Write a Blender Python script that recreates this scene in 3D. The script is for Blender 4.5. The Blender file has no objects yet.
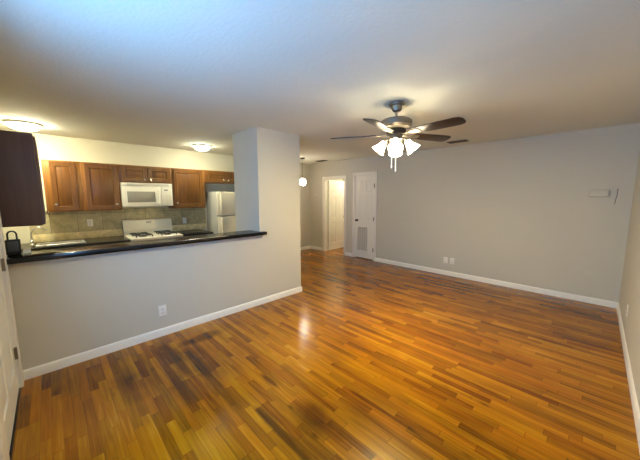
import bpy, bmesh, math, random
from mathutils import Vector, Matrix

C = bpy.context.scene.collection
SC = bpy.context.scene
PI = math.pi
random.seed(7)

# ------------------------------------------------------------------ camera
F_PX, YAW, PITCH, ROLL = 273.4, 0.79025, 0.12137, -0.0012
fwd0 = Vector((-math.sin(YAW), math.cos(YAW), 0)); rgt0 = Vector((math.cos(YAW), math.sin(YAW), 0)); up0 = Vector((0, 0, 1))
fwd = fwd0 * math.cos(PITCH) - up0 * math.sin(PITCH)
up1 = up0 * math.cos(PITCH) + fwd0 * math.sin(PITCH)
rgt = rgt0 * math.cos(ROLL) + up1 * math.sin(ROLL)
up = up1 * math.cos(ROLL) - rgt0 * math.sin(ROLL)
cd = bpy.data.cameras.new('camera'); cam = bpy.data.objects.new('camera', cd); C.objects.link(cam)
cd.sensor_fit = 'HORIZONTAL'; cd.sensor_width = 36; cd.lens = 36 * F_PX / 640; cd.clip_start = 0.02
M = Matrix((rgt, up, -fwd)).transposed().to_4x4(); M.translation = (0, 0, 1.5)
cam.matrix_world = M
SC.camera = cam

# ------------------------------------------------------------------ world: daylight that enters through the window in the near wall
w = bpy.data.worlds.new('daylight'); SC.world = w; w.use_nodes = True
bg = w.node_tree.nodes['Background']
bg.inputs[0].default_value = (0.17, 0.46, 0.95, 1); bg.inputs[1].default_value = 17.0

# dimensions of the place (metres)
XH, XR, YN, YF, XB, ZC = -3.21, 0.315, -0.28, 5.33, -5.78, 2.41
WIN = (-1.95, -0.55, 0.95, 2.1)
pl = bpy.data.lights.new('window_portal', 'AREA'); pl.shape = 'RECTANGLE'
pl.size = WIN[1] - WIN[0]; pl.size_y = WIN[3] - WIN[2]; pl.cycles.is_portal = True
po = bpy.data.objects.new('window_portal', pl); C.objects.link(po)
po.location = ((WIN[0] + WIN[1]) / 2, YN - 0.13, (WIN[2] + WIN[3]) / 2); po.rotation_euler = (PI / 2, 0, 0)

FAN_E, BULB_E, KIT_E, PEN_E, ROOM_E = 28.0, 2050.0, 86.0, 55.0, 130.0     # lamp strengths

SC.view_settings.view_transform = 'Standard'; SC.view_settings.look = 'None'
SC.view_settings.exposure = 0.3; SC.view_settings.gamma = 1.0
SC.view_settings.use_curve_mapping = False
SC.cycles.max_bounces = 10; SC.cycles.diffuse_bounces = 6; SC.cycles.sample_clamp_indirect = 6.0


# ------------------------------------------------------------------ materials
def lin(r, g, b):
    f = lambda c: c / 255 / 12.92 if c / 255 <= 0.04045 else ((c / 255 + 0.055) / 1.055) ** 2.4
    return (f(r), f(g), f(b), 1)


def mat(name, rgb, rough=0.5, metal=0.0, bump=None, vary=0.0, vscale=6.0, coat=0.0):
    m = bpy.data.materials.new(name); m.use_nodes = True
    nt = m.node_tree; p = nt.nodes['Principled BSDF']
    p.inputs['Base Color'].default_value = lin(*rgb); p.inputs['Roughness'].default_value = rough
    p.inputs['Metallic'].default_value = metal; p.inputs['Coat Weight'].default_value = coat
    tc = nt.nodes.new('ShaderNodeTexCoord')
    if vary:
        n = nt.nodes.new('ShaderNodeTexNoise'); n.inputs['Scale'].default_value = vscale; n.inputs['Detail'].default_value = 5
        nt.links.new(tc.outputs['Object'], n.inputs['Vector'])
        r = nt.nodes.new('ShaderNodeValToRGB'); c = lin(*rgb)
        r.color_ramp.elements[0].position = 0.3; r.color_ramp.elements[1].position = 0.7
        r.color_ramp.elements[0].color = [x * (1 - vary) for x in c[:3]] + [1]
        r.color_ramp.elements[1].color = [min(1, x * (1 + vary)) for x in c[:3]] + [1]
        nt.links.new(n.outputs['Fac'], r.inputs['Fac']); nt.links.new(r.outputs['Color'], p.inputs['Base Color'])
    if bump:
        n = nt.nodes.new('ShaderNodeTexNoise'); n.inputs['Scale'].default_value = bump[0]; n.inputs['Detail'].default_value = 3
        nt.links.new(tc.outputs['Object'], n.inputs['Vector'])
        b = nt.nodes.new('ShaderNodeBump'); b.inputs['Strength'].default_value = bump[1]; b.inputs['Distance'].default_value = 0.01
        nt.links.new(n.outputs['Fac'], b.inputs['Height']); nt.links.new(b.outputs['Normal'], p.inputs['Normal'])
    return m


def glow(name, rgb, strength):
    m = bpy.data.materials.new(name); m.use_nodes = True
    p = m.node_tree.nodes['Principled BSDF']
    p.inputs['Base Color'].default_value = (0.9, 0.88, 0.82, 1)
    p.inputs['Emission Color'].default_value = lin(*rgb); p.inputs['Emission Strength'].default_value = strength
    return m


def wood(name, dark, light, axis='Z', rough=0.35, scale=1.0, coat=0.2):
    m = bpy.data.materials.new(name); m.use_nodes = True
    nt = m.node_tree; p = nt.nodes['Principled BSDF']; p.inputs['Roughness'].default_value = rough
    p.inputs['Coat Weight'].default_value = coat; p.inputs['Coat Roughness'].default_value = 0.25
    tc = nt.nodes.new('ShaderNodeTexCoord'); mp = nt.nodes.new('ShaderNodeMapping')
    s = [22 * scale] * 3; s['XYZ'.index(axis)] = 1.6 * scale
    mp.inputs['Scale'].default_value = s
    n = nt.nodes.new('ShaderNodeTexNoise'); n.inputs['Scale'].default_value = 1.5; n.inputs['Detail'].default_value = 6
    n.inputs['Distortion'].default_value = 0.6
    r = nt.nodes.new('ShaderNodeValToRGB')
    r.color_ramp.elements[0].position = 0.3; r.color_ramp.elements[0].color = lin(*dark)
    r.color_ramp.elements[1].position = 0.7; r.color_ramp.elements[1].color = lin(*light)
    nt.links.new(tc.outputs['Object'], mp.inputs['Vector']); nt.links.new(mp.outputs['Vector'], n.inputs['Vector'])
    nt.links.new(n.outputs['Fac'], r.inputs['Fac']); nt.links.new(r.outputs['Color'], p.inputs['Base Color'])
    return m


def floor_material():
    """narrow strip boards running along X, random lengths and tones, a few old dark stains"""
    m = bpy.data.materials.new('strip_oak_floor'); m.use_nodes = True
    nt = m.node_tree; N = nt.nodes.new; K = nt.links.new
    p = nt.nodes['Principled BSDF']
    tc = N('ShaderNodeTexCoord'); sp = N('ShaderNodeSeparateXYZ'); K(tc.outputs['Object'], sp.inputs[0])

    def mt(op, a, b=None, c=None):
        n = N('ShaderNodeMath'); n.operation = op
        for i, v in enumerate((a, b, c)):
            if v is None: continue
            if isinstance(v, (int, float)): n.inputs[i].default_value = v
            else: K(v, n.inputs[i])
        return n.outputs[0]

    def white(a, b, c=0.0):
        n = N('ShaderNodeTexWhiteNoise'); n.noise_dimensions = '3D'; cx = N('ShaderNodeCombineXYZ')
        for i, v in enumerate((a, b, c)):
            if isinstance(v, (int, float)): cx.inputs[i].default_value = v
            else: K(v, cx.inputs[i])
        K(cx.outputs[0], n.inputs['Vector']); return n.outputs['Value']

    W = 0.054
    yr = mt('DIVIDE', sp.outputs[1], W); row = mt('FLOOR', yr); fy = mt('FRACT', yr)
    length = mt('MULTIPLY_ADD', white(row, 3.7), 0.42, 0.28)
    xs = mt('DIVIDE', mt('ADD', sp.outputs[0], mt('MULTIPLY_ADD', white(row, 9.1), 3.0, 20.0)), length)
    col = mt('FLOOR', xs); fx = mt('FRACT', xs)
    tone = white(row, col, 1.3); hue = white(row, col, 5.9)
    # grain
    cx = N('ShaderNodeCombineXYZ')
    K(mt('MULTIPLY', sp.outputs[0], 2.2), cx.inputs[0]); K(mt('MULTIPLY', sp.outputs[1], 45.0), cx.inputs[1]); K(mt('MULTIPLY', tone, 40.0), cx.inputs[2])
    g = N('ShaderNodeTexNoise'); g.inputs['Scale'].default_value = 1.0; g.inputs['Detail'].default_value = 7; g.inputs['Distortion'].default_value = 0.9
    K(cx.outputs[0], g.inputs['Vector'])
    # large soft mottling
    l = N('ShaderNodeTexNoise'); l.inputs['Scale'].default_value = 1.1; l.inputs['Detail'].default_value = 3
    K(tc.outputs['Object'], l.inputs['Vector'])
    f = mt('ADD', mt('MULTIPLY_ADD', mt('POWER', tone, 0.75), 0.46, -0.03), mt('MULTIPLY', g.outputs['Fac'], 0.80))
    f = mt('ADD', f, mt('MULTIPLY_ADD', l.outputs['Fac'], 0.9, -0.60))
    r = N('ShaderNodeValToRGB'); e = r.color_ramp.elements
    stops = [(0.04, (90, 55, 24)), (0.24, (122, 77, 32)), (0.50, (156, 104, 43)), (0.74, (182, 128, 57)), (0.95, (206, 154, 80))]
    e[0].position, e[0].color = stops[0][0], lin(*stops[0][1]); e[1].position, e[1].color = stops[-1][0], lin(*stops[-1][1])
    for q, c in stops[1:-1]:
        x = e.new(q); x.color = lin(*c)
    K(f, r.inputs['Fac'])
    # knots
    v = N('ShaderNodeTexVoronoi'); v.inputs['Scale'].default_value = 1.0
    cv = N('ShaderNodeCombineXYZ'); K(mt('MULTIPLY', sp.outputs[0], 3.0), cv.inputs[0]); K(mt('MULTIPLY', sp.outputs[1], 7.0), cv.inputs[1])
    K(cv.outputs[0], v.inputs['Vector'])
    knot = mt('SUBTRACT', 1.0, mt('SMOOTH_MIN', mt('MULTIPLY', v.outputs['Distance'], 7.0), 1.0, 0.2))
    knot = mt('MULTIPLY', mt('MAXIMUM', knot, 0.0), mt('GREATER_THAN', hue, 0.6))
    # stains: old dark marks, soft edged, each at its own place on the floor
    sn = N('ShaderNodeTexNoise'); sn.inputs['Scale'].default_value = 5.0; sn.inputs['Detail'].default_value = 4
    K(tc.outputs['Object'], sn.inputs['Vector'])
    total = None
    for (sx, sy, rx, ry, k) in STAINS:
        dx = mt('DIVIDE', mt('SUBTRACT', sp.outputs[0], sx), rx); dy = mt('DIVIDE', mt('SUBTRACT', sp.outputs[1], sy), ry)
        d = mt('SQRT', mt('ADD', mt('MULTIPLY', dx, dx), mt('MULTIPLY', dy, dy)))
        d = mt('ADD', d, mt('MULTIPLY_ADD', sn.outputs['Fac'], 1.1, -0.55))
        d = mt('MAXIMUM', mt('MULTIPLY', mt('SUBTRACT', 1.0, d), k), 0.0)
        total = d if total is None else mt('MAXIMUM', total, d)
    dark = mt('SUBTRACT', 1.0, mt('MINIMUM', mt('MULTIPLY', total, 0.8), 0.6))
    dark = mt('MULTIPLY', dark, mt('SUBTRACT', 1.0, mt('MULTIPLY', knot, 0.6)))
    gap = mt('MULTIPLY', mt('GREATER_THAN', fy, 0.035), mt('GREATER_THAN', mt('MULTIPLY', fx, length), 0.003))
    dark = mt('MULTIPLY', dark, mt('MULTIPLY_ADD', gap, 0.5, 0.5))
    mx = N('ShaderNodeMix'); mx.data_type = 'RGBA'; mx.blend_type = 'MULTIPLY'; mx.inputs[0].default_value = 1
    cc = N('ShaderNodeCombineColor')
    for i, q in enumerate((0.9, 1.0, 1.15)): K(mt('POWER', dark, q), cc.inputs[i])
    K(r.outputs['Color'], mx.inputs[6]); K(cc.outputs[0], mx.inputs[7])
    hs = N('ShaderNodeHueSaturation'); K(mx.outputs[2], hs.inputs['Color'])
    K(mt('MULTIPLY_ADD', hue, 0.012, 0.4925), hs.inputs['Hue']); hs.inputs['Saturation'].default_value = FLOOR_SAT; hs.inputs['Value'].default_value = FLOOR_VAL
    K(hs.outputs[0], p.inputs['Base Color'])
    K(mt('MULTIPLY_ADD', g.outputs['Fac'], 0.10, 0.14), p.inputs['Roughness'])
    b = N('ShaderNodeBump'); b.inputs['Strength'].default_value = 0.10; b.inputs['Distance'].default_value = 0.003
    K(mt('ADD', mt('MULTIPLY', gap, 0.6), mt('MULTIPLY', tone, 0.25)), b.inputs['Height']); K(b.outputs[0], p.inputs['Normal'])
    p.inputs['Specular IOR Level'].default_value = 0.45
    return m


FLOOR_SAT, FLOOR_VAL = 1.10, 0.87
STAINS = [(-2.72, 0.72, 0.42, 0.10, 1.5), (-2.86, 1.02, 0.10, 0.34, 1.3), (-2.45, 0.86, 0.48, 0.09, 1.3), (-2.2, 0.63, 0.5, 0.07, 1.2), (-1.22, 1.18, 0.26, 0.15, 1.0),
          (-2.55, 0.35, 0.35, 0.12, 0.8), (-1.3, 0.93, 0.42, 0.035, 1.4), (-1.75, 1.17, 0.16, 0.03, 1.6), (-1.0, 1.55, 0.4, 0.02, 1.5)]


def tile_material():
    m = bpy.data.materials.new('stone_tile'); m.use_nodes = True
    nt = m.node_tree; N = nt.nodes.new; K = nt.links.new; p = nt.nodes['Principled BSDF']; p.inputs['Roughness'].default_value = 0.35
    tc = N('ShaderNodeTexCoord'); sp = N('ShaderNodeSeparateXYZ'); K(tc.outputs['Object'], sp.inputs[0])
    cx = N('ShaderNodeCombineXYZ'); K(sp.outputs[1], cx.inputs[0]); K(sp.outputs[2], cx.inputs[1])
    br = N('ShaderNodeTexBrick'); K(cx.outputs[0], br.inputs['Vector'])
    br.offset = 0.0; br.inputs['Scale'].default_value = 1.0; br.inputs['Brick Width'].default_value = 0.31; br.inputs['Row Height'].default_value = 0.31
    br.inputs['Mortar Size'].default_value = 0.004
    br.inputs['Color1'].default_value = lin(186, 174, 134); br.inputs['Color2'].default_value = lin(170, 158, 122); br.inputs['Mortar'].default_value = lin(142, 131, 101)
    n = N('ShaderNodeTexNoise'); n.inputs['Scale'].default_value = 14; n.inputs['Detail'].default_value = 5; K(tc.outputs['Object'], n.inputs['Vector'])
    mx = N('ShaderNodeMix'); mx.data_type = 'RGBA'; mx.blend_type = 'OVERLAY'; mx.inputs[0].default_value = 0.5
    K(br.outputs['Color'], mx.inputs[6]); K(n.outputs['Fac'], mx.inputs[7]); K(mx.outputs[2], p.inputs['Base Color'])
    return m


M_FLOOR = floor_material()
M_WALL = mat('grey_wall_paint', (195, 191, 179), 0.75, bump=(90, 0.06))
M_CREAM = mat('cream_wall_paint', (218, 212, 186), 0.75, bump=(90, 0.06))
M_CEIL = mat('ceiling_paint', (219, 220, 208), 0.85, bump=(45, 0.22))
M_TRIM = mat('white_trim_paint', (232, 228, 220), 0.4)
M_DOOR = mat('white_door_paint', (230, 226, 216), 0.4)
M_PLATE = mat('white_plastic', (236, 232, 224), 0.35)
M_SLOT = mat('dark_slot', (40, 36, 34), 0.6)
M_CAB = wood('honey_cabinet_wood', (88, 54, 20), (118, 76, 29))
M_CABF = wood('lighter_cabinet_frame', (118, 76, 30), (142, 94, 40))
M_CABE = wood('dark_cabinet_end', (80, 58, 54), (92, 68, 62), rough=0.45)
M_BLACK = mat('black_granite', (11, 10, 11), 0.2, vary=0.5, vscale=160)
M_TILE = tile_material()
M_BAND = mat('pale_stone_band', (226, 208, 158), 0.35, vary=0.18, vscale=18)
M_STEEL = mat('stainless_steel', (214, 210, 200), 0.5, metal=1.0, bump=(200, 0.02))
M_CHROME = mat('chrome', (228, 224, 215), 0.25, metal=1.0)
M_NICKEL = mat('brushed_nickel', (150, 141, 128), 0.42, metal=1.0)
M_BRONZE = mat('dark_bronze', (58, 52, 48), 0.4, metal=0.8)
M_ENAMEL = mat('bisque_enamel', (240, 234, 214), 0.28, coat=0.3)
M_FRIDGE = mat('bisque_fridge', (232, 222, 192), 0.4, bump=(220, 0.04))
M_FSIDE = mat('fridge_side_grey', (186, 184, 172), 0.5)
M_GLASS = mat('grey_oven_glass', (150, 146, 132), 0.3)
M_GRATE = mat('cast_iron', (52, 50, 46), 0.6, bump=(150, 0.1))
M_BLADE = wood('walnut_blade', (32, 21, 13), (48, 32, 20), axis='X', rough=0.45)
M_LOCK = mat('black_rubber', (22, 22, 24), 0.5)
M_LOCKF = mat('grey_lock_face', (66, 68, 70), 0.45)
M_PAPER = mat('white_paper', (236, 232, 218), 0.8)
M_VENT = mat('brown_grey_vent', (96, 86, 74), 0.6)
M_SHADE = glow('lit_frosted_glass', (255, 236, 196), FAN_E)
M_BULB = glow('lit_bulb', (255, 227, 152), BULB_E)
M_KDOME = glow('lit_kitchen_dome', (252, 248, 216), KIT_E)
M_KDOME2 = glow('lit_corner_dome', (252, 248, 216), KIT_E * 1.7)
M_GLOBE = glow('lit_pendant_glass', (255, 240, 215), PEN_E)
M_HDOME = glow('lit_room_dome', (255, 242, 214), ROOM_E)
M_CLEAR = bpy.data.materials.new('window_glass'); M_CLEAR.use_nodes = True
_n = M_CLEAR.node_tree; _n.nodes.clear()
_o = _n.nodes.new('ShaderNodeOutputMaterial'); _t = _n.nodes.new('ShaderNodeBsdfTransparent'); _g = _n.nodes.new('ShaderNodeBsdfGlossy')
_x = _n.nodes.new('ShaderNodeMixShader'); _x.inputs[0].default_value = 0.06; _g.inputs['Roughness'].default_value = 0.02
_n.links.new(_t.outputs[0], _x.inputs[1]); _n.links.new(_g.outputs[0], _x.inputs[2]); _n.links.new(_x.outputs[0], _o.inputs[0])


# ------------------------------------------------------------------ mesh helpers
class B:
    def __init__(self): self.bm = bmesh.new()

    def _new(self, n0):
        self.bm.verts.ensure_lookup_table(); return list(self.bm.verts)[n0:]

    def box(self, x0, x1, y0, y1, z0, z1, bev=0.0, seg=2, xf=None):
        t = bmesh.new(); bmesh.ops.create_cube(t, size=1)
        for v in t.verts:
            v.co = Vector(((x0 + x1) / 2 + v.co.x * (x1 - x0), (y0 + y1) / 2 + v.co.y * (y1 - y0), (z0 + z1) / 2 + v.co.z * (z1 - z0)))
        if bev: bmesh.ops.bevel(t, geom=t.edges[:], offset=bev, segments=seg, affect='EDGES', profile=0.5)
        return self._join(t, xf)

    def _join(self, t, xf=None):
        if xf is not None: bmesh.ops.transform(t, matrix=xf, verts=t.verts[:])
        me = bpy.data.meshes.new('tmp'); t.to_mesh(me); t.free(); self.bm.from_mesh(me); bpy.data.meshes.remove(me)
        return self

    def lathe(self, prof, xf=None, seg=28, cap=True):
        """prof: (radius, height) about the Z axis"""
        t = bmesh.new(); rings = []
        for r, z in prof:
            if r < 1e-6: rings.append([t.verts.new((0, 0, z))])
            else: rings.append([t.verts.new((r * math.cos(2 * PI * i / seg), r * math.sin(2 * PI * i / seg), z)) for i in range(seg)])
        for a, b in zip(rings, rings[1:]):
            for i in range(seg):
                j = (i + 1) % seg
                if len(a) == 1 and len(b) == 1: continue
                if len(a) == 1: t.faces.new((a[0], b[j], b[i]))
                elif len(b) == 1: t.faces.new((a[i], a[j], b[0]))
                else: t.faces.new((a[i], a[j], b[j], b[i]))
        if cap:
            for r in (rings[0], rings[-1]):
                if len(r) > 1: t.faces.new(r)
        bmesh.ops.recalc_face_normals(t, faces=t.faces[:])
        return self._join(t, xf)

    def tube(self, pts, r, seg=10, xf=None):
        t = bmesh.new(); pts = [Vector(p) for p in pts]; rings = []; prev = None
        for i, p in enumerate(pts):
            d = (pts[min(i + 1, len(pts) - 1)] - pts[max(i - 1, 0)]).normalized()
            u = d.cross(Vector((0.3, 0.9, 0.2)) if prev is None else prev.cross(d)).normalized() if prev is None else (prev - d * prev.dot(d)).normalized()
            prev = u; v = d.cross(u)
            rr = r[i] if isinstance(r, (list, tuple)) else r
            rings.append([t.verts.new(p + (u * math.cos(2 * PI * k / seg) + v * math.sin(2 * PI * k / seg)) * rr) for k in range(seg)])
        for a, b in zip(rings, rings[1:]):
            for k in range(seg): t.faces.new((a[k], a[(k + 1) % seg], b[(k + 1) % seg], b[k]))
        t.faces.new(rings[0]); t.faces.new(rings[-1])
        bmesh.ops.recalc_face_normals(t, faces=t.faces[:])
        return self._join(t, xf)

    def prism(self, pts, z0, z1, bev=0.0, xf=None):
        t = bmesh.new(); vs = [t.verts.new((x, y, z0)) for x, y in pts]; f = t.faces.new(vs)
        e = bmesh.ops.extrude_face_region(t, geom=[f])
        for v in [g for g in e['geom'] if isinstance(g, bmesh.types.BMVert)]: v.co.z = z1
        bmesh.ops.recalc_face_normals(t, faces=t.faces[:])
        if bev: bmesh.ops.bevel(t, geom=t.edges[:], offset=bev, segments=2, affect='EDGES', profile=0.5)
        return self._join(t, xf)

    def panel(self, us, vs, cells, thick, rim=0.012, drop=0.008, field=0.03, rise=0.006, xf=None):
        """a slab in local Y (us) and Z (vs), front at local +X = 0, with raised-and-fielded panels in the given cells"""
        t = bmesh.new(); g = [[t.verts.new((0, u, v)) for v in vs] for u in us]
        pan = []
        for i in range(len(us) - 1):
            for j in range(len(vs) - 1):
                f = t.faces.new((g[i][j], g[i + 1][j], g[i + 1][j + 1], g[i][j + 1]))
                if (i, j) in cells: pan.append(f)
        bmesh.ops.recalc_face_normals(t, faces=t.faces[:])
        for f in t.faces:
            if f.normal.x < 0: f.normal_flip()
        edge = [e for e in t.edges if e.is_boundary]
        ex = bmesh.ops.extrude_edge_only(t, edges=edge)
        nv = [q for q in ex['geom'] if isinstance(q, bmesh.types.BMVert)]
        for v in nv: v.co.x = -thick
        be = [e for e in t.edges if e.is_boundary]
        bmesh.ops.contextual_create(t, geom=be)
        if pan:
            bmesh.ops.inset_individual(t, faces=pan, thickness=rim, depth=-drop)
            bmesh.ops.inset_individual(t, faces=pan, thickness=rim * 0.6, depth=0)
            bmesh.ops.inset_individual(t, faces=pan, thickness=field, depth=rise)
        bmesh.ops.recalc_face_normals(t, faces=t.faces[:])
        return self._join(t, xf)


WM = {}


def T(x, y, z, rz=0.0): return Matrix.Translation((x, y, z)) @ Matrix.Rotation(rz, 4, 'Z')


def obj(name, b, m, parent=None, base=None, ang=32):
    """link a builder as ONE mesh object; world-space geometry is brought into the parent's (or its own base's) frame"""
    me = bpy.data.meshes.new(name); b.bm.to_mesh(me); b.bm.free()
    o = bpy.data.objects.new(name, me); C.objects.link(o); me.materials.append(m)
    for p in me.polygons: p.use_smooth = True
    me.set_sharp_from_angle(angle=math.radians(ang))
    if parent is not None:
        me.transform(WM[parent.name].inverted()); o.parent = parent; WM[o.name] = WM[parent.name]
    else:
        if base is None:
            xs = [v.co for v in me.vertices]
            base = Vector(((min(v.x for v in xs) + max(v.x for v in xs)) / 2, (min(v.y for v in xs) + max(v.y for v in xs)) / 2, min(v.z for v in xs)))
        me.transform(Matrix.Translation(-Vector(base))); o.location = base; WM[o.name] = Matrix.Translation(base)
    return o


def tag(o, label, cat, group=None):
    o['label'] = label; o['category'] = cat
    if group: o['group'] = group
    return o


def thing(name, label, cat, loc, rz=0.0, group=None):
    o = bpy.data.objects.new(name, None); C.objects.link(o); o.empty_display_size = 0.1
    o.location = loc; o.rotation_euler = (0, 0, rz); WM[o.name] = T(*loc, rz)
    return tag(o, label, cat, group)


def struct(name, b, m, parent=None, world=False):
    o = obj(name, b, m, parent, base=(0, 0, 0) if world and parent is None else None)
    if parent is None: o['kind'] = 'structure'
    return o


def dup(root, loc, rz, label):
    r = root.copy(); C.objects.link(r); r.location = loc; r.rotation_euler = (0, 0, rz); r['label'] = label
    for ch in list(root.children):
        c = ch.copy(); C.objects.link(c); c.parent = r
        for g in list(ch.children):
            d = g.copy(); C.objects.link(d); d.parent = c
    return r


# ------------------------------------------------------------------ structure
XO, XI = XR + 0.12, -5.9
YK = -0.52                                     # kitchen's near wall
YE = 6.75                                      # back of the lit room beyond the open doorway
DW = (-5.215, -4.50, 1.965)                     # doorway in the far wall
CD = (-4.165, -3.595, 2.01)                    # closet door opening
ED = (-3.085, -2.10, 2.04)                     # entry door opening in the near wall

struct('floor', B().box(XI, XO, YK - 0.12, YE + 0.1, -0.12, 0), M_FLOOR, world=True)
struct('ceiling', B().box(XI, XO, YK - 0.12, YE + 0.1, ZC, ZC + 0.12), M_CEIL)
struct('wall_right', B().box(XR, XO, YN - 0.12, YF + 0.12, 0, ZC), M_WALL)
b = B().box(XI, DW[0], YF, YF + 0.12, 0, ZC).box(DW[0], DW[1], YF, YF + 0.12, DW[2], ZC).box(DW[1], CD[0], YF, YF + 0.12, 0, ZC)
b.box(CD[0], CD[1], YF, YF + 0.12, CD[2], ZC).box(CD[1], XR, YF, YF + 0.12, 0, ZC)
struct('wall_far', b, M_WALL)
b = B().box(XH - 0.12, ED[0], YN - 0.12, YN, 0, ZC).box(ED[0], ED[1], YN - 0.12, YN, ED[2], ZC).box(ED[1], WIN[0], YN - 0.12, YN, 0, ZC)
b.box(WIN[0], WIN[1], YN - 0.12, YN, 0, WIN[2]).box(WIN[0], WIN[1], YN - 0.12, YN, WIN[3], ZC).box(WIN[1], XR, YN - 0.12, YN, 0, ZC)
struct('wall_near', b, M_WALL)
struct('wall_half', B().box(XH - 0.115, XH, YN, 2.02, 0, 0.985), M_WALL)
struct('wall_pillar', B().box(-3.87, XH, 2.02, 2.75, 0, ZC), M_WALL)
struct('wall_kitchen_side', B().box(XB, -3.77, 3.12, 3.22, 0, ZC).box(-3.87, -3.77, 2.75, 3.12, 0, ZC), M_WALL)
struct('wall_left', B().box(XI, XB, YK - 0.12, YF, 0, ZC), M_WALL)
struct('wall_kitchen_back', B().box(XB, XB + 0.012, YK, 3.12, 0, ZC), M_CREAM)
struct('wall_kitchen_near', B().box(XB, XH - 0.12, YK - 0.12, YK, 0, ZC).box(XH - 0.24, XH - 0.12, YK, YN - 0.12, 0, ZC), M_CREAM)
# lit room beyond the doorway, and the closet behind the louvred door
b = B().box(XI, XI + 0.1, YF + 0.12, YE, 0, ZC).box(XI, -4.28, YE, YE + 0.1, 0, ZC).box(-4.38, -4.28, YF + 0.12, YE, 0, ZC)
struct('wall_back_room', b, M_CREAM)
struct('wall_closet', B().box(-4.28, -3.45, 6.0, 6.1, 0, ZC).box(-3.45, -3.35, YF + 0.12, 6.1, 0, ZC), M_WALL)


def skirting(pts_along, name):
    """simple profiled baseboards: list of (x0,x1,y0,y1) footprints with the thin side first"""
    b = B()
    for (x0, x1, y0, y1, ax, sgn) in pts_along:
        h, t = 0.085, 0.014
        if ax == 'y':
            prof = [(0, 0), (t, 0), (t, h - 0.018), (t * 0.55, h - 0.006), (0.0, h)]
            q = bmesh.new(); rows = []
            for yy in (y0, y1): rows.append([q.verts.new((x0 + sgn * a, yy, z)) for a, z in prof])
        else:
            prof = [(0, 0), (t, 0), (t, h - 0.018), (t * 0.55, h - 0.006), (0.0, h)]
            q = bmesh.new(); rows = []
            for xx in (x0, x1): rows.append([q.verts.new((xx, y0 + sgn * a, z)) for a, z in prof])
        n = len(prof)
        for i in range(n): q.faces.new((rows[0][i], rows[0][(i + 1) % n], rows[1][(i + 1) % n], rows[1][i]))
        q.faces.new(rows[0]); q.faces.new(rows[1]); bmesh.ops.recalc_face_normals(q, faces=q.faces[:])
        b._join(q)
    return struct(name, b, M_TRIM)


skirting([(XH, 0, YN, 2.75, 'y', 1), (-3.87, XH + 0.014, 2.75, 0, 'x', 1)], 'baseboard_half')
skirting([(XB, -5.274, YF, 0, 'x', -1), (-4.441, -4.225, YF, 0, 'x', -1), (-3.535, XR, YF, 0, 'x', -1)], 'baseboard_far')
skirting([(XR, 0, YN, YF, 'y', -1)], 'baseboard_right')
skirting([(XB, 0, 3.22, YF, 'y', 1)], 'baseboard_left')
skirting([(-2.1, XR, YN, 0, 'x', 1)], 'baseboard_near')

# casings
def casing_y(name, x0, x1, top, wdt, y, sgn):
    ya, yb = sorted((y, y + sgn * 0.018))
    b = B().box(x0 - wdt, x0, ya, yb, 0, top + wdt, 0.004).box(x1, x1 + wdt, ya, yb, 0, top + wdt, 0.004).box(x0, x1, ya, yb, top, top + wdt, 0.004)
    yc, yd = sorted((y - sgn * 0.12, y + sgn * 0.002))
    b.box(x0, x0 + 0.016, yc, yd, 0, top).box(x1 - 0.016, x1, yc, yd, 0, top).box(x0 + 0.016, x1 - 0.016, yc, yd, top - 0.016, top)
    return struct(name, b, M_TRIM)


casing_y('trim_1', DW[0], DW[1], DW[2], 0.058, YF, -1)
casing_y('trim_2', CD[0], CD[1], CD[2], 0.058, YF, -1)
casing_y('trim_3', ED[0], ED[1], ED[2], 0.085, YN, 1)
casing_y('trim_4', WIN[0], WIN[1], WIN[3], 0.07, YN, 1)
o = struct('window_1', B().box(WIN[0] + 0.016, WIN[0] + 0.06, YN - 0.08, YN - 0.04, WIN[2], WIN[3] - 0.016).box(WIN[1] - 0.06, WIN[1] - 0.016, YN - 0.08, YN - 0.04, WIN[2], WIN[3] - 0.016)
           .box(WIN[0] + 0.06, WIN[1] - 0.06, YN - 0.08, YN - 0.04, WIN[2], WIN[2] + 0.05).box(WIN[0] + 0.06, WIN[1] - 0.06, YN - 0.08, YN - 0.04, WIN[3] - 0.06, WIN[3] - 0.016), M_TRIM)
obj('window_pane', B().box(WIN[0] + 0.05, WIN[1] - 0.05, YN - 0.063, YN - 0.057, WIN[2] + 0.04, WIN[3] - 0.05), M_CLEAR, o)

# doors: local panel slab faces +X; turn it to where it hangs
SIX_V = [0, 0.20, 0.80, 0.93, 1.53, 1.63, 1.89]


def six_panel(wd, ht, xf, skip_low=False):
    k = ht / 2.0
    us = [0, 0.11, wd / 2 - 0.045, wd / 2 + 0.045, wd - 0.11, wd]
    vs = [v * k for v in SIX_V] + [ht]
    cells = {(i, j) for i in (1, 3) for j in (1, 3, 5) if not (skip_low and j == 1)}
    if skip_low: pass
    return B().panel(us, vs, cells, 0.036, xf=xf)


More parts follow.
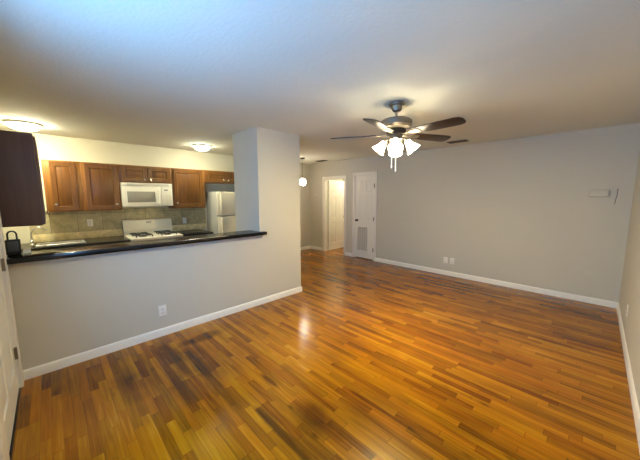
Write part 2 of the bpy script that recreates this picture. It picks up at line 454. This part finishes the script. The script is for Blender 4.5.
# entry door at the photo's left edge (faces the room, +Y)
wd = ED[1] - ED[0] - 0.036
o = struct('door_1', six_panel(wd, 2.005, T(ED[1] - 0.018, YN - 0.006, 0.015, PI / 2)), M_DOOR)
for z in (0.30, 1.0, 1.80):
    obj('hinge', B().box(ED[0] + 0.004, ED[0] + 0.034, YN - 0.004, YN + 0.004, z - 0.045, z + 0.045, 0.001).lathe([(0.006, z - 0.048), (0.006, z + 0.048)], T(ED[0] + 0.018, YN + 0.008, 0), 10), M_NICKEL, o)
obj('door_knob', B().lathe([(0.028, 0), (0.028, 0.006), (0.012, 0.009), (0.012, 0.022), (0.024, 0.028), (0.027, 0.038), (0.016, 0.046), (0, 0.048)],
    T(ED[1] - 0.075, YN - 0.006, 0.95) @ Matrix.Rotation(-PI / 2, 4, 'X')), M_NICKEL, o)
struct('trim_5', B().box(ED[0] + 0.016, ED[1] - 0.016, YN - 0.12, YN + 0.004, 0, 0.012, 0.003), M_BRONZE)

# white six-panel door standing open in the lit doorway
o = struct('door_2', six_panel(0.69, 1.93, T(DW[0] + 0.045, YF + 0.13, 0.015, 0)), M_DOOR)
obj('door_knob', B().lathe([(0.026, 0), (0.026, 0.008), (0.011, 0.012), (0.011, 0.04), (0.025, 0.05), (0.026, 0.065), (0.014, 0.076), (0, 0.078)],
    T(DW[0] + 0.045, YF + 0.13 + 0.64, 0.93) @ Matrix.Rotation(PI / 2, 4, 'Y')), M_NICKEL, o)

# closet door with a return-air grille
wd = CD[1] - CD[0] - 0.036; x0 = CD[0] + 0.018
xf = T(x0, YF + 0.012, 0.02, -PI / 2) 
k = 1.97
us = [0, 0.085, wd / 2 - 0.03, wd / 2 + 0.03, wd - 0.085, wd]
b = B().panel(us, [0, 0.9, 1.52, 1.60, 1.87, k], {(1, 3), (3, 3), (1, 1), (3, 1)} , 0.036, field=0.022, xf=xf)
o = struct('door_3', b, M_DOOR)
gx0, gx1, gz0, gz1 = -4.10, -3.765, 0.17, 0.80
b = B().box(gx0, gx0 + 0.025, YF - 0.002, YF + 0.014, gz0, gz1, 0.003).box(gx1 - 0.025, gx1, YF - 0.002, YF + 0.014, gz0, gz1, 0.003)
b.box(gx0 + 0.025, gx1 - 0.025, YF - 0.002, YF + 0.014, gz0, gz0 + 0.025, 0.003).box(gx0 + 0.025, gx1 - 0.025, YF - 0.002, YF + 0.014, gz1 - 0.025, gz1, 0.003)
for i in range(1, 5):
    xx = gx0 + 0.0 + i * (gx1 - gx0) / 5
    b.box(xx - 0.008, xx + 0.008, YF, YF + 0.012, gz0 + 0.02, gz1 - 0.02)
obj('vent_grille_frame', b, M_DOOR, o)
b = B()
zz = gz0 + 0.035
while zz < gz1 - 0.03:
    b.box(-0.001, 0.001, gx0 + 0.02, gx1 - 0.02, -0.009, 0.009, xf=T(0, YF + 0.004, zz) @ Matrix.Rotation(-PI / 2, 4, 'Z') @ Matrix.Translation((0, 0, 0)) @ Matrix.Rotation(math.radians(40), 4, 'Y'))
    zz += 0.018
obj('vent_louvres', b, mat('louvre_grey', (196, 190, 178), 0.5), o)
obj('door_knob', B().lathe([(0.028, 0), (0.028, 0.006), (0.011, 0.01), (0.011, 0.035), (0.024, 0.045), (0.026, 0.058), (0.014, 0.068), (0, 0.07)],
    T(x0 + 0.05, YF + 0.012, 0.93) @ Matrix.Rotation(PI / 2, 4, 'X')), M_BRONZE, o)
for z in (0.25, 0.98, 1.75):
    obj('hinge', B().box(CD[1] - 0.03, CD[1] - 0.008, YF - 0.004, YF + 0.014, z - 0.045, z + 0.045, 0.001).lathe([(0.007, z - 0.046), (0.007, z + 0.046)], T(CD[1] - 0.018, YF - 0.002, 0), 10), M_BRONZE, o)

# backsplash
b = B().box(XB + 0.012, XB + 0.022, -0.22, 2.33, 0.95, 1.30)
o = struct('wall_backsplash', b, M_TILE, world=True)
obj('stone_band', B().box(XB + 0.012, XB + 0.026, -0.22, 0.89, 0.835, 0.95, 0.002).box(XB + 0.012, XB + 0.026, 1.665, 2.33, 0.835, 0.95, 0.002), M_BAND, o)

# ------------------------------------------------------------------ bar top on the half wall
b = B().prism([(-3.45, YN + 0.001), (-3.125, YN + 0.001), (-3.125, 2.085), (XH + 0.001, 2.085), (XH + 0.001, 2.018), (-3.45, 2.018)], 0.986, 1.03, 0.006)
tag(obj('bar_countertop', b, M_BLACK), 'long black bar top capping the grey half wall', 'countertop')
struct('trim_6', B().box(XH, XH + 0.022, YN, 2.07, 0.955, 0.985, 0.006), M_WALL)

# ------------------------------------------------------------------ kitchen cabinets
def knob(x, y, z, parent, ax='X'):
    xf = T(x, y, z) @ (Matrix.Rotation(PI / 2, 4, 'Y') if ax == 'X' else Matrix.Rotation(-PI / 2, 4, 'X'))
    return obj('knob', B().lathe([(0.007, 0), (0.006, 0.012), (0.014, 0.018), (0.016, 0.024), (0.011, 0.030), (0, 0.031)], xf, 14), M_CHROME, parent)


def door_part(root, y0, y1, z0, z1, xfront, ky=None, kz=None, fr=0.055):
    us = [0, fr, y1 - y0 - fr, y1 - y0]; vs = [0, fr, z1 - z0 - fr, z1 - z0]
    d = obj('door', B().panel(us, vs, {(1, 1)}, 0.018, rim=0.010, drop=0.011, field=0.026, rise=0.009, xf=T(xfront + 0.019, y0, z0)), M_CAB, root)
    if ky is not None: knob(xfront + 0.019, ky, kz, d)
    return d


def wall_cabinet(label, y0, y1, z0, z1, doors, name='wall_cabinet', mat_=None):
    xf = -5.47
    t = thing(name, label, 'cabinet', (-5.62, (y0 + y1) / 2, z0), 0, 'wall cabinets over the kitchen back counter')
    b = B().box(XB + 0.012, xf, y0 + 0.001, y1 - 0.001, z0, z1, 0.002)
    b.box(xf - 0.02, xf + 0.006, y0 + 0.001, y1 - 0.001, z1 - 0.02, z1, 0.003)          # small top moulding
    obj('body', b, M_CABF, t)
    for (a, c, ky) in doors: door_part(t, a, c, z0 + 0.02, z1 - 0.025, xf, ky, z0 + 0.10 if z1 - z0 > 0.5 else z0 + 0.06)
    return t


ZT, ZB = 2.02, 1.288
wall_cabinet('wooden wall cabinet in the corner beside the dark end panel, narrowest full-height door', -0.02, 0.385, ZB, ZT, [(0.055, 0.325, 0.085)], 'wall_cabinet')
wall_cabinet('wooden wall cabinet between the corner cabinet and the microwave', 0.385, 0.855, ZB, ZT, [(0.43, 0.825, 0.79)], 'wall_cabinet')
wall_cabinet('short two-door wooden wall cabinet directly above the microwave', 0.855, 1.63, 1.737, ZT, [(0.88, 1.235, 1.20), (1.255, 1.605, 1.29)], 'wall_cabinet')
wall_cabinet('wide one-door wooden wall cabinet between the microwave and the fridge', 1.63, 2.22, ZB, ZT, [(1.66, 2.18, 1.70)], 'wall_cabinet')
wall_cabinet('short two-door wooden wall cabinet above the fridge', 2.22, 3.11, 1.775, ZT, [(2.245, 2.65, 2.62), (2.68, 3.08, 2.71)], 'wall_cabinet')

# the near cabinet whose dark end panel hangs over the bar
t = thing('wall_cabinet', 'dark-ended wall cabinet hanging over the left end of the bar', 'cabinet', (-3.98, -0.28, 1.235))
obj('body', B().box(-4.46, -3.50, YK, -0.05, 1.258, 2.03, 0.002), M_CAB, t)
obj('end_panel', B().box(-3.50, -3.48, YK, -0.045, 1.248, 2.045, 0.006), M_CABE, t)['label'] = 'dark brown end panel'
for i in range(2):
    xa = -4.455 + i * 0.48
    d = obj('door', B().panel([0, 0.055, 0.415, 0.47], [0, 0.055, 0.715, 0.77], {(1, 1)}, 0.018, rim=0.010, drop=0.011, field=0.026, rise=0.009,
            xf=T(xa + 0.47, -0.031, 1.255, PI / 2)), M_CAB, t)
    knob(xa + (0.43 if i % 2 == 0 else 0.04), -0.031, 1.34, d, 'Y')


def base_cabinet(label, y0, y1, doors, drawers=True):
    xf = -5.135
    t = thing('base_cabinet', label, 'cabinet', (-5.45, (y0 + y1) / 2, 0), 0, 'base cabinets along the kitchen back wall')
    xb = XB + 0.03
    b = B().box(xb, xf - 0.06, y0 + 0.02, y1 - 0.02, 0, 0.09).box(xb, xf - 0.02, y0 + 0.02, y1 - 0.02, 0.09, 0.11).box(xb, xf, y0 + 0.001, y0 + 0.02, 0.09, 0.789)
    b.box(xb, xf, y1 - 0.02, y1 - 0.001, 0.09, 0.789).box(xf - 0.02, xf, y0 + 0.02, y1 - 0.02, 0.09, 0.789).box(xb, xb + 0.012, y0 + 0.02, y1 - 0.02, 0.11, 0.789)
    obj('body', b, M_CAB, t)
    for (a, c, ky) in doors:
        door_part(t, a, c, 0.11, 0.60, xf, ky, 0.53)
        d = obj('drawer', B().panel([0, 0.03, c - a - 0.03, c - a], [0, 0.03, 0.11, 0.14], {(1, 1)}, 0.018, rim=0.006, drop=0.004, field=0.012, rise=0.003, xf=T(xf + 0.019, a, 0.63)), M_CAB, t)
        knob(xf + 0.019, (a + c) / 2, 0.70, d)
    return t


base_cabinet('wooden base cabinet under the sink at the left of the stove', YK + 0.002, 0.40, [(-0.49, -0.05, -0.09), (-0.03, 0.38, 0.01)])
base_cabinet('wooden base cabinet just left of the stove under bare counter', 0.40, 0.872, [(0.42, 0.855, 0.82)])
base_cabinet('wooden base cabinet between the stove and the fridge', 1.655, 2.11, [(1.675, 2.09, 1.71)])
# counters, with the sink cut-out left open
SX0, SX1, SY0, SY1 = -5.56, -5.17, -0.15, 0.33
b = B().box(XB + 0.026, SX0, YK, 0.872, 0.79, 0.835).box(SX1, -5.10, YK, 0.872, 0.79, 0.835, 0.004)
b.box(SX0, SX1, YK, SY0, 0.79, 0.835).box(SX0, SX1, SY1, 0.872, 0.79, 0.835)
tag(obj('countertop', b, M_BLACK), 'dark back counter holding the steel sink, left of the stove', 'countertop')
tag(obj('countertop', B().box(XB + 0.026, -5.09, 1.655, 2.19, 0.79, 0.835, 0.005), M_BLACK), 'short dark counter between the stove and the fridge', 'countertop')
# sink
t = thing('kitchen_sink', 'stainless steel sink set in the dark back counter', 'sink', ((SX0 + SX1) / 2, (SY0 + SY1) / 2, 0.836))
b = B().box(SX0 - 0.015, SX0 + 0.03, SY0 - 0.015, SY1 + 0.015, 0.8355, 0.846, 0.003).box(SX1 - 0.02, SX1 + 0.02, SY0 - 0.015, SY1 + 0.015, 0.8355, 0.862, 0.008, 3)
b.box(SX0 + 0.03, SX1 - 0.02, SY0 - 0.015, SY0 + 0.02, 0.8355, 0.846, 0.003).box(SX0 + 0.03, SX1 - 0.02, SY1 - 0.02, SY1 + 0.015, 0.8355, 0.846, 0.003)
obj('rim', b, M_STEEL, t)
b = B().box(SX0 + 0.012, SX0 + 0.02, SY0 + 0.012, SY1 - 0.012, 0.67, 0.8356).box(SX1 - 0.02, SX1 - 0.012, SY0 + 0.012, SY1 - 0.012, 0.67, 0.8356)
b.box(SX0 + 0.02, SX1 - 0.02, SY0 + 0.012, SY0 + 0.02, 0.67, 0.8356).box(SX0 + 0.02, SX1 - 0.02, SY1 - 0.02, SY1 - 0.012, 0.67, 0.8356)
b.box(SX0 + 0.012, SX1 - 0.012, SY0 + 0.012, SY1 - 0.012, 0.66, 0.67)
obj('basin', b, M_STEEL, t)
obj('drain', B().lathe([(0.04, 0.67), (0.04, 0.673), (0.03, 0.674), (0.028, 0.671), (0, 0.671)], T((SX0 + SX1) / 2, (SY0 + SY1) / 2, 0)), M_CHROME, t)
# faucet
fx, fy = -5.42, -0.20
t = thing('kitchen_faucet', 'chrome gooseneck faucet at the left end of the steel sink', 'faucet', (fx, fy, 0.8355))
obj('base', B().lathe([(0.032, 0.836), (0.032, 0.845), (0.022, 0.855), (0.018, 0.90), (0.014, 0.905)], T(fx, fy, 0)), M_CHROME, t)
arc = [(fx, fy, 0.90), (fx, fy, 0.95), (fx, fy, 0.995)]
for i in range(1, 13):
    a = PI - i * PI * 0.9 / 12
    arc.append((fx, fy + 0.078 + 0.078 * math.cos(a), 0.995 + 0.085 * math.sin(a)))
obj('spout', B().tube(arc, 0.012), M_CHROME, t)
obj('lever', B().tube([(fx + 0.01, fy, 0.885), (fx + 0.05, fy + 0.01, 0.90), (fx + 0.10, fy + 0.02, 0.93)], [0.009, 0.007, 0.006]), M_CHROME, t)

# ------------------------------------------------------------------ stove
y0, y1 = 0.878, 1.648
t = thing('gas_stove', 'white gas stove with dark burner grates under the microwave', 'stove', (-5.4, (y0 + y1) / 2, 0))
obj('body', B().box(-5.745, -5.12, y0, y1, 0.03, 0.815, 0.006).box(-5.70, -5.16, y0 + 0.03, y1 - 0.03, 0, 0.03), M_ENAMEL, t)
obj('cooktop', B().box(-5.745, -5.085, y0 - 0.0, y1 + 0.0, 0.8155, 0.845, 0.010, 3), M_ENAMEL, t)
bg_prof = [(0.0, 0.845), (0.085, 0.845), (0.085, 0.905), (0.07, 0.925), (0.05, 1.075), (0.038, 1.095), (0.012, 1.10), (0.0, 1.095)]
q = bmesh.new(); rows = [[q.verts.new((-5.745 + a, yy, z)) for a, z in bg_prof] for yy in (y0 + 0.002, y1 - 0.002)]
for i in range(len(bg_prof)):
    j = (i + 1) % len(bg_prof); q.faces.new((rows[0][i], rows[0][j], rows[1][j], rows[1][i]))
q.faces.new(rows[0]); q.faces.new(rows[1]); bmesh.ops.recalc_face_normals(q, faces=q.faces[:])
bk = obj('backguard', B()._join(q), M_ENAMEL, t, ang=20)
b = B()
for k, hgt in enumerate((0.016, 0.012, 0.016, 0.012, 0.016)):
    b.box(-5.745 + 0.0515, -5.745 + 0.0555, 1.225 + k * 0.017, 1.237 + k * 0.017, 1.040, 1.040 + hgt, 0.0008)
obj('badge', b, M_SLOT, bk)['label'] = 'small dark maker badge'
for ix, xx in enumerate((-5.60, -5.28)):
    for iy, yy in enumerate((y0 + 0.20, y1 - 0.20)):
        bu = obj('burner', B().lathe([(0.055, 0.8455), (0.055, 0.852), (0.038, 0.858), (0.036, 0.866), (0, 0.868)], T(xx, yy, 0)), M_GRATE, t)
        b = B()
        s = 0.115
        for sgn in (-1, 1):
            b.box(xx - s, xx + s, yy + sgn * s - 0.006, yy + sgn * s + 0.006, 0.868, 0.880, 0.002)
            b.box(xx + sgn * s - 0.006, xx + sgn * s + 0.006, yy - s, yy + s, 0.868, 0.880, 0.002)
            b.box(xx + sgn * 0.03, xx + sgn * s, yy - 0.006, yy + 0.006, 0.869, 0.884, 0.002) if sgn > 0 else b.box(xx - s, xx - 0.03, yy - 0.006, yy + 0.006, 0.869, 0.884, 0.002)
            b.box(xx - 0.006, xx + 0.006, yy + 0.03, yy + s, 0.869, 0.884, 0.002) if sgn > 0 else b.box(xx - 0.006, xx + 0.006, yy - s, yy - 0.03, 0.869, 0.884, 0.002)
            for s2 in (-1, 1): b.box(xx + sgn * s - 0.007, xx + sgn * s + 0.007, yy + s2 * s - 0.007, yy + s2 * s + 0.007, 0.8452, 0.868)
        obj('grate', b, M_GRATE, bu)
d = obj('oven_door', B().box(-5.12, -5.085, y0 + 0.01, y1 - 0.01, 0.20, 0.70, 0.006), M_ENAMEL, t)
obj('oven_window', B().box(-5.0855, -5.082, y0 + 0.15, y1 - 0.15, 0.32, 0.56, 0.001), M_SLOT, d)
obj('handle', B().tube([(-5.085, y0 + 0.08, 0.655), (-5.05, y0 + 0.09, 0.655), (-5.05, y1 - 0.09, 0.655), (-5.085, y1 - 0.08, 0.655)], 0.011), M_ENAMEL, d)
obj('drawer', B().box(-5.12, -5.09, y0 + 0.01, y1 - 0.01, 0.045, 0.185, 0.006), M_ENAMEL, t)
for k in range(5):
    obj('control_knob', B().lathe([(0.02, 0), (0.018, 0.022), (0, 0.023)], T(-5.12, y0 + 0.11 + k * 0.137, 0.76) @ Matrix.Rotation(PI / 2, 4, 'Y'), 16), M_ENAMEL, t)

# ------------------------------------------------------------------ microwave
y0, y1, z0, z1, xf = 0.862, 1.625, 1.335, 1.735, -5.445
t = thing('microwave_oven', 'white over-range microwave mounted above the stove', 'microwave', (-5.6, (y0 + y1) / 2, z0))
obj('body', B().box(XB + 0.023, xf - 0.03, y0, y1, z0, z1 - 0.001, 0.006), M_ENAMEL, t)
d = obj('door', B().box(xf - 0.03, xf, y0 + 0.002, 1.44, z0 + 0.004, z1 - 0.062, 0.008, 3), M_ENAMEL, t)
obj('door_window', B().box(xf - 0.004, xf + 0.0015, y0 + 0.075, 1.345, z0 + 0.075, z1 - 0.145, 0.001), M_GLASS, d)['label'] = 'grey screened window'
obj('handle', B().tube([(xf - 0.002, 1.392, z0 + 0.05), (xf + 0.03, 1.392, z0 + 0.06), (xf + 0.03, 1.392, z1 - 0.13), (xf - 0.002, 1.392, z1 - 0.12)], 0.010), M_ENAMEL, d)
cp = obj('control_panel', B().box(xf - 0.03, xf - 0.002, 1.445, y1 - 0.002, z0 + 0.004, z1 - 0.062, 0.006), M_ENAMEL, t)
obj('display', B().box(xf - 0.004, xf - 0.0005, 1.49, 1.55, z1 - 0.125, z1 - 0.108, 0.001), M_SLOT, cp)
for r in range(4):
    for c_ in range(3):
        obj('button', B().box(xf - 0.003, xf - 0.0005, 1.472 + c_ * 0.046, 1.508 + c_ * 0.046, z0 + 0.04 + r * 0.042, z0 + 0.068 + r * 0.042, 0.001), M_FRIDGE, cp)
vg = obj('vent_grille', B().box(xf - 0.03, xf - 0.004, y0 + 0.002, y1 - 0.002, z1 - 0.058, z1 - 0.002, 0.004), M_ENAMEL, t)
b = B()
for k in range(3): b.box(xf - 0.006, xf - 0.003, y0 + 0.08, y1 - 0.06, z1 - 0.048 + k * 0.014, z1 - 0.043 + k * 0.014)
obj('vent_slots', b, M_GLASS, vg)

# ------------------------------------------------------------------ fridge
y0, y1, zt, xf = 2.345, 3.095, 1.60, -5.26
t = thing('refrigerator', 'cream top-freezer refrigerator half hidden behind the pillar', 'refrigerator', (-5.5, (y0 + y1) / 2, 0))
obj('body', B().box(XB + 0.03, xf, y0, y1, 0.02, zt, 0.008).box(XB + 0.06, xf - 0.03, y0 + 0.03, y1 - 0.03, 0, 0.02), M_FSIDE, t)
for nm, za, zb in (('freezer_door', 1.13, zt - 0.004), ('fridge_door', 0.06, 1.115)):
    d = obj(nm, B().box(xf + 0.004, xf + 0.07, y0 + 0.002, y1 - 0.002, za, zb, 0.014, 3), M_FRIDGE, t)
    ha, hb = (1.15, 1.56) if nm == 'freezer_door' else (0.66, 1.10)
    obj('handle', B().box(xf + 0.07, xf + 0.115, y0 + 0.05, y0 + 0.075, ha, hb, 0.008, 3), M_FRIDGE, d)
obj('hinge_cover', B().box(xf - 0.02, xf + 0.06, y1 - 0.10, y1 - 0.02, zt, zt + 0.02, 0.005), M_FRIDGE, t)


# ------------------------------------------------------------------ outlets, plates and boxes on the walls (local: plate faces +X)
def outlet(label, loc, rz, group='wall outlets'):
    t = thing('wall_outlet', label, 'outlet', loc, rz, group)
    W = WM[t.name]
    obj('cover_plate', B().box(0.0, 0.006, -0.037, 0.037, -0.058, 0.058, 0.0025, xf=W), M_PLATE, t)
    for s in (-1, 1):
        r = obj('receptacle', B().box(0.005, 0.0085, -0.017, 0.017, s * 0.021 - 0.014, s * 0.021 + 0.014, 0.0015, xf=W), M_PLATE, t)
        obj('slots', B().box(0.008, 0.0089, -0.009, -0.006, s * 0.021 - 0.004, s * 0.021 + 0.007, xf=W).box(0.008, 0.0089, 0.006, 0.009, s * 0.021 - 0.004, s * 0.021 + 0.007, xf=W)
            .box(0.008, 0.0089, -0.002, 0.002, s * 0.021 - 0.011, s * 0.021 - 0.007, xf=W), M_SLOT, r)
    obj('screw', B().lathe([(0.003, 0), (0.003, 0.0008), (0, 0.001)], W @ Matrix.Translation((0.006, 0, 0)) @ Matrix.Rotation(PI / 2, 4, 'Y'), 10), M_NICKEL, t)
    return t


src = outlet('white outlet low on the grey half wall above its baseboard', (XH, 0.78, 0.28), 0)
dup(src, (-1.955, YF, 0.288), -PI / 2, 'white outlet low on the far wall, the one nearer the closet door')
dup(src, (-1.835, YF, 0.288), -PI / 2, 'white outlet low on the far wall, the one nearer the right corner')
dup(src, (XR, 4.13, 0.335), PI, 'white outlet low on the right wall near the corner')
dup(src, (XB + 0.022, 0.458, 1.085), 0, 'pale outlet on the stone backsplash left of the stove')
dup(src, (XB + 0.022, 1.90, 1.03), 0, 'pale outlet on the stone backsplash right of the stove')

t = thing('light_switch', 'white light switch on the far wall left of the open doorway', 'light switch', (-5.55, YF, 1.54), -PI / 2)
W = WM[t.name]
obj('cover_plate', B().box(0, 0.006, -0.037, 0.037, -0.058, 0.058, 0.0025, xf=W), M_WALL, t)
obj('toggle', B().box(0.005, 0.018, -0.005, 0.005, -0.004, 0.012, 0.0015, xf=W), M_PLATE, t)
t = thing('door_chime', 'wall-coloured chime box high on the far wall near the right corner', 'chime', (0.005, YF, 1.50), -PI / 2)
W = WM[t.name]
obj('cover', B().box(0, 0.035, -0.092, 0.092, 0, 0.085, 0.006, 3, xf=W), M_WALL, t)
obj('base_plate', B().box(0, 0.006, -0.10, 0.10, -0.008, 0.093, 0.002, xf=W), M_WALL, t)
b = B().tube([(0.162, YF - 0.003, 1.395), (0.168, YF - 0.004, 1.46), (0.176, YF - 0.004, 1.53), (0.176, YF - 0.003, 1.60)], 0.003, 8)
obj('bell_wire', b, M_VENT, t)['label'] = 'thin bell wire running down the wall beside the chime'
tag(obj('blank_plate', B().box(-0.04, 0.04, YF - 0.006, YF, 0.335, 0.445, 0.002), M_WALL), 'wall-coloured blank cover plate low on the far wall near the right corner', 'cover plate')

# ------------------------------------------------------------------ things left on the bar
lx, ly, lz = -3.34, -0.232, 1.03
t = thing('key_lockbox', 'black shackled key lockbox on the left end of the bar', 'lockbox', (lx, ly, lz))
obj('body', B().box(lx - 0.022, lx + 0.022, ly - 0.042, ly + 0.042, lz, lz + 0.125, 0.008, 3), M_LOCK, t)
obj('face_plate', B().box(lx + 0.0215, lx + 0.026, ly - 0.03, ly + 0.03, lz + 0.03, lz + 0.112, 0.003), M_LOCKF, t)
pts = [(lx, ly - 0.025, lz + 0.115), (lx, ly - 0.025, lz + 0.165)]
for i in range(1, 10):
    a = PI - i * PI / 10; pts.append((lx, ly + 0.025 * math.cos(a), lz + 0.165 + 0.028 * math.sin(a)))
pts += [(lx, ly + 0.025, lz + 0.165), (lx, ly + 0.025, lz + 0.115)]
obj('shackle', B().tube(pts, 0.006), M_LOCK, t)
tag(obj('paper_pad', B().box(-3.42, -3.32, -0.182, -0.140, 1.03, 1.06, 0.003), M_PAPER), 'small white pad on the bar right beside the black lockbox', 'pad')

# ------------------------------------------------------------------ ceiling fan
FX, FY = -1.465, 2.514
t = thing('ceiling_fan', 'five-blade ceiling fan with lit glass shades in the living room', 'ceiling fan', (FX, FY, ZC))
P = lambda z=0.0: T(FX, FY, z)
obj('canopy', B().lathe([(0.074, ZC), (0.076, ZC - 0.012), (0.070, ZC - 0.024), (0.052, ZC - 0.030), (0.052, ZC - 0.055), (0.040, ZC - 0.078), (0.018, ZC - 0.086)], P()), M_NICKEL, t)
obj('downrod', B().lathe([(0.012, 2.26), (0.012, 2.33)], P(), 14), M_NICKEL, t)
obj('motor_housing', B().lathe([(0.03, 2.272), (0.06, 2.268), (0.135, 2.25), (0.15, 2.235), (0.15, 2.195), (0.135, 2.172), (0.10, 2.158), (0.07, 2.152)], P(), 36), M_NICKEL, t)
obj('flywheel', B().lathe([(0.095, 2.158), (0.095, 2.112), (0.06, 2.106)], P()), M_BRONZE, t)
obj('light_kit', B().lathe([(0.05, 2.110), (0.055, 2.10), (0.055, 2.075), (0.07, 2.062), (0.06, 2.045), (0.03, 2.035), (0.012, 2.02), (0, 2.018)], P()), M_NICKEL, t)
ROT = math.radians(-7)
for k in range(5):
    a = ROT + k * 2 * PI / 5
    R_ = T(FX, FY, 2.112) @ Matrix.Rotation(a, 4, 'Z')
    tilt = Matrix.Rotation(math.radians(-13), 4, 'X')
    out = [(0.20, -0.052), (0.24, -0.060), (0.45, -0.066), (0.60, -0.068), (0.642, -0.058), (0.66, -0.035), (0.665, 0.0), (0.66, 0.035), (0.642, 0.058), (0.60, 0.068), (0.45, 0.066), (0.24, 0.060), (0.20, 0.052)]
    bl = obj('blade', B().prism(out, -0.004, 0.004, 0.0015, xf=R_ @ tilt), M_BLADE, t)
    ir = [(0.08, -0.016), (0.15, -0.014), (0.19, -0.035), (0.25, -0.040), (0.27, -0.02), (0.27, 0.02), (0.25, 0.040), (0.19, 0.035), (0.15, 0.014), (0.08, 0.016)]
    obj('blade_bracket', B().prism(ir, -0.0095, -0.0045, 0.001, xf=R_ @ tilt), M_NICKEL, bl)
for k in range(4):
    a = math.radians(-60 + 90 * k) 
    arm = Matrix.Translation((FX, FY, 2.055)) @ Matrix.Rotation(a, 4, 'Z')
    obj('lamp_arm', B().tube([(0.05, 0, 0.0), (0.075, 0, 0.012), (0.098, 0, 0.002), (0.108, 0, -0.015)], 0.008, xf=arm), M_NICKEL, t)
    sh = arm @ Matrix.Translation((0.106, 0, -0.012)) @ Matrix.Rotation(math.radians(-38), 4, 'Y')
    prof = [(0.022, 0.0), (0.028, -0.012), (0.034, -0.035), (0.044, -0.065), (0.060, -0.095), (0.070, -0.112), (0.066, -0.110), (0.056, -0.093), (0.040, -0.063), (0.030, -0.034), (0.022, -0.012)]
    s = obj('lamp_shade', B().lathe(prof, sh, 24, cap=False), M_SHADE, t)
    obj('socket', B().lathe([(0.024, 0.012), (0.024, -0.006), (0.014, -0.012)], sh, 16), M_NICKEL, s)
    obj('bulb', B().lathe([(0.010, -0.02), (0.014, -0.04), (0.024, -0.065), (0.024, -0.08), (0.014, -0.092), (0, -0.096)], sh, 16), M_BULB, s)
for (dx, dy, zb) in ((-0.022, -0.03, 1.80), (0.02, -0.025, 1.765)):
    c = obj('pull_chain', B().tube([(FX + dx, FY + dy, 2.04), (FX + dx, FY + dy, zb)], 0.0032, 6), M_PLATE, t)
    obj('pull_knob', B().lathe([(0.002, 0.012), (0.007, 0.004), (0.008, -0.008), (0.004, -0.018), (0, -0.02)], T(FX + dx, FY + dy, zb), 12), M_PLATE, c)


# ------------------------------------------------------------------ kitchen ceiling lights, pendant, lamp in the back room
def flush_light(label, x, y, m, r=0.15, group=None, ring=None):
    t = thing('ceiling_light', label, 'ceiling light', (x, y, ZC), 0, group)
    obj('trim_ring', B().lathe([(r + 0.015, ZC), (r + 0.018, ZC - 0.012), (r + 0.008, ZC - 0.024), (r - 0.004, ZC - 0.026)], T(x, y, 0), 36), ring or M_NICKEL, t)
    obj('dome', B().lathe([(r - 0.004, ZC - 0.02), (r - 0.01, ZC - 0.04), (r * 0.75, ZC - 0.066), (r * 0.4, ZC - 0.082), (0, ZC - 0.088)], T(x, y, 0), 36), m, t)
    return t


flush_light('lit dome ceiling light over the kitchen between the fridge and the pillar top', -5.08, 2.05, M_KDOME, 0.135, ring=M_PLATE)
flush_light('lit dome ceiling light glaring above the dark cabinet end', -5.10, -0.13, M_KDOME2, ring=M_PLATE)
flush_light('lit dome ceiling light in the small room beyond the open doorway', -4.75, 6.2, M_HDOME, 0.12)

px, py, pz = -5.0, 4.37, 1.85
t = thing('pendant_lamp', 'small glowing globe pendant hanging in the hall beside the pillar edge', 'pendant lamp', (px, py, ZC))
obj('canopy', B().lathe([(0.06, ZC), (0.06, ZC - 0.008), (0.045, ZC - 0.025), (0.008, ZC - 0.03)], T(px, py, 0)), M_BRONZE, t)
obj('cord', B().tube([(px, py, ZC - 0.028), (px, py, pz + 0.10)], 0.003, 8), M_NICKEL, t)
obj('socket', B().lathe([(0.006, pz + 0.105), (0.022, pz + 0.10), (0.024, pz + 0.07)], T(px, py, 0), 18), M_NICKEL, t)
obj('globe', B().lathe([(0.024, pz + 0.078), (0.050, pz + 0.062), (0.070, pz + 0.024), (0.072, pz - 0.024), (0.058, pz - 0.060), (0.030, pz - 0.080), (0, pz - 0.085)], T(px, py, 0), 24), M_GLOBE, t)


# ceiling vents
def vent(label, x, y, lx_, ly_):
    t = thing('ceiling_vent', label, 'vent', (x, y, ZC), 0, 'ceiling air vents')
    b = B().box(x - lx_, x + lx_, y - ly_, y - ly_ + 0.02, ZC - 0.010, ZC, 0.002).box(x - lx_, x + lx_, y + ly_ - 0.02, y + ly_, ZC - 0.010, ZC, 0.002)
    b.box(x - lx_, x - lx_ + 0.02, y - ly_ + 0.02, y + ly_ - 0.02, ZC - 0.010, ZC, 0.002).box(x + lx_ - 0.02, x + lx_, y - ly_ + 0.02, y + ly_ - 0.02, ZC - 0.010, ZC, 0.002)
    obj('frame', b, M_VENT, t)
    obj('duct', B().box(x - lx_ + 0.02, x + lx_ - 0.02, y - ly_ + 0.02, y + ly_ - 0.02, ZC - 0.002, ZC - 0.0005), M_SLOT, t)
    n = 6
    for k in range(n):
        yy = y - ly_ + 0.03 + k * (2 * ly_ - 0.06) / (n - 1)
        obj('slat', B().box(x - lx_ + 0.02, x + lx_ - 0.02, -0.008, 0.008, -0.001, 0.001, xf=T(0, yy, ZC - 0.007) @ Matrix.Rotation(math.radians(30), 4, 'X')), M_VENT, t)
    return t


vent('ceiling air vent near the far wall, beyond the fan', -1.72, 4.93, 0.15, 0.08)
vent('ceiling air vent in the hall near the open doorway', -5.05, 5.05, 0.15, 0.08)
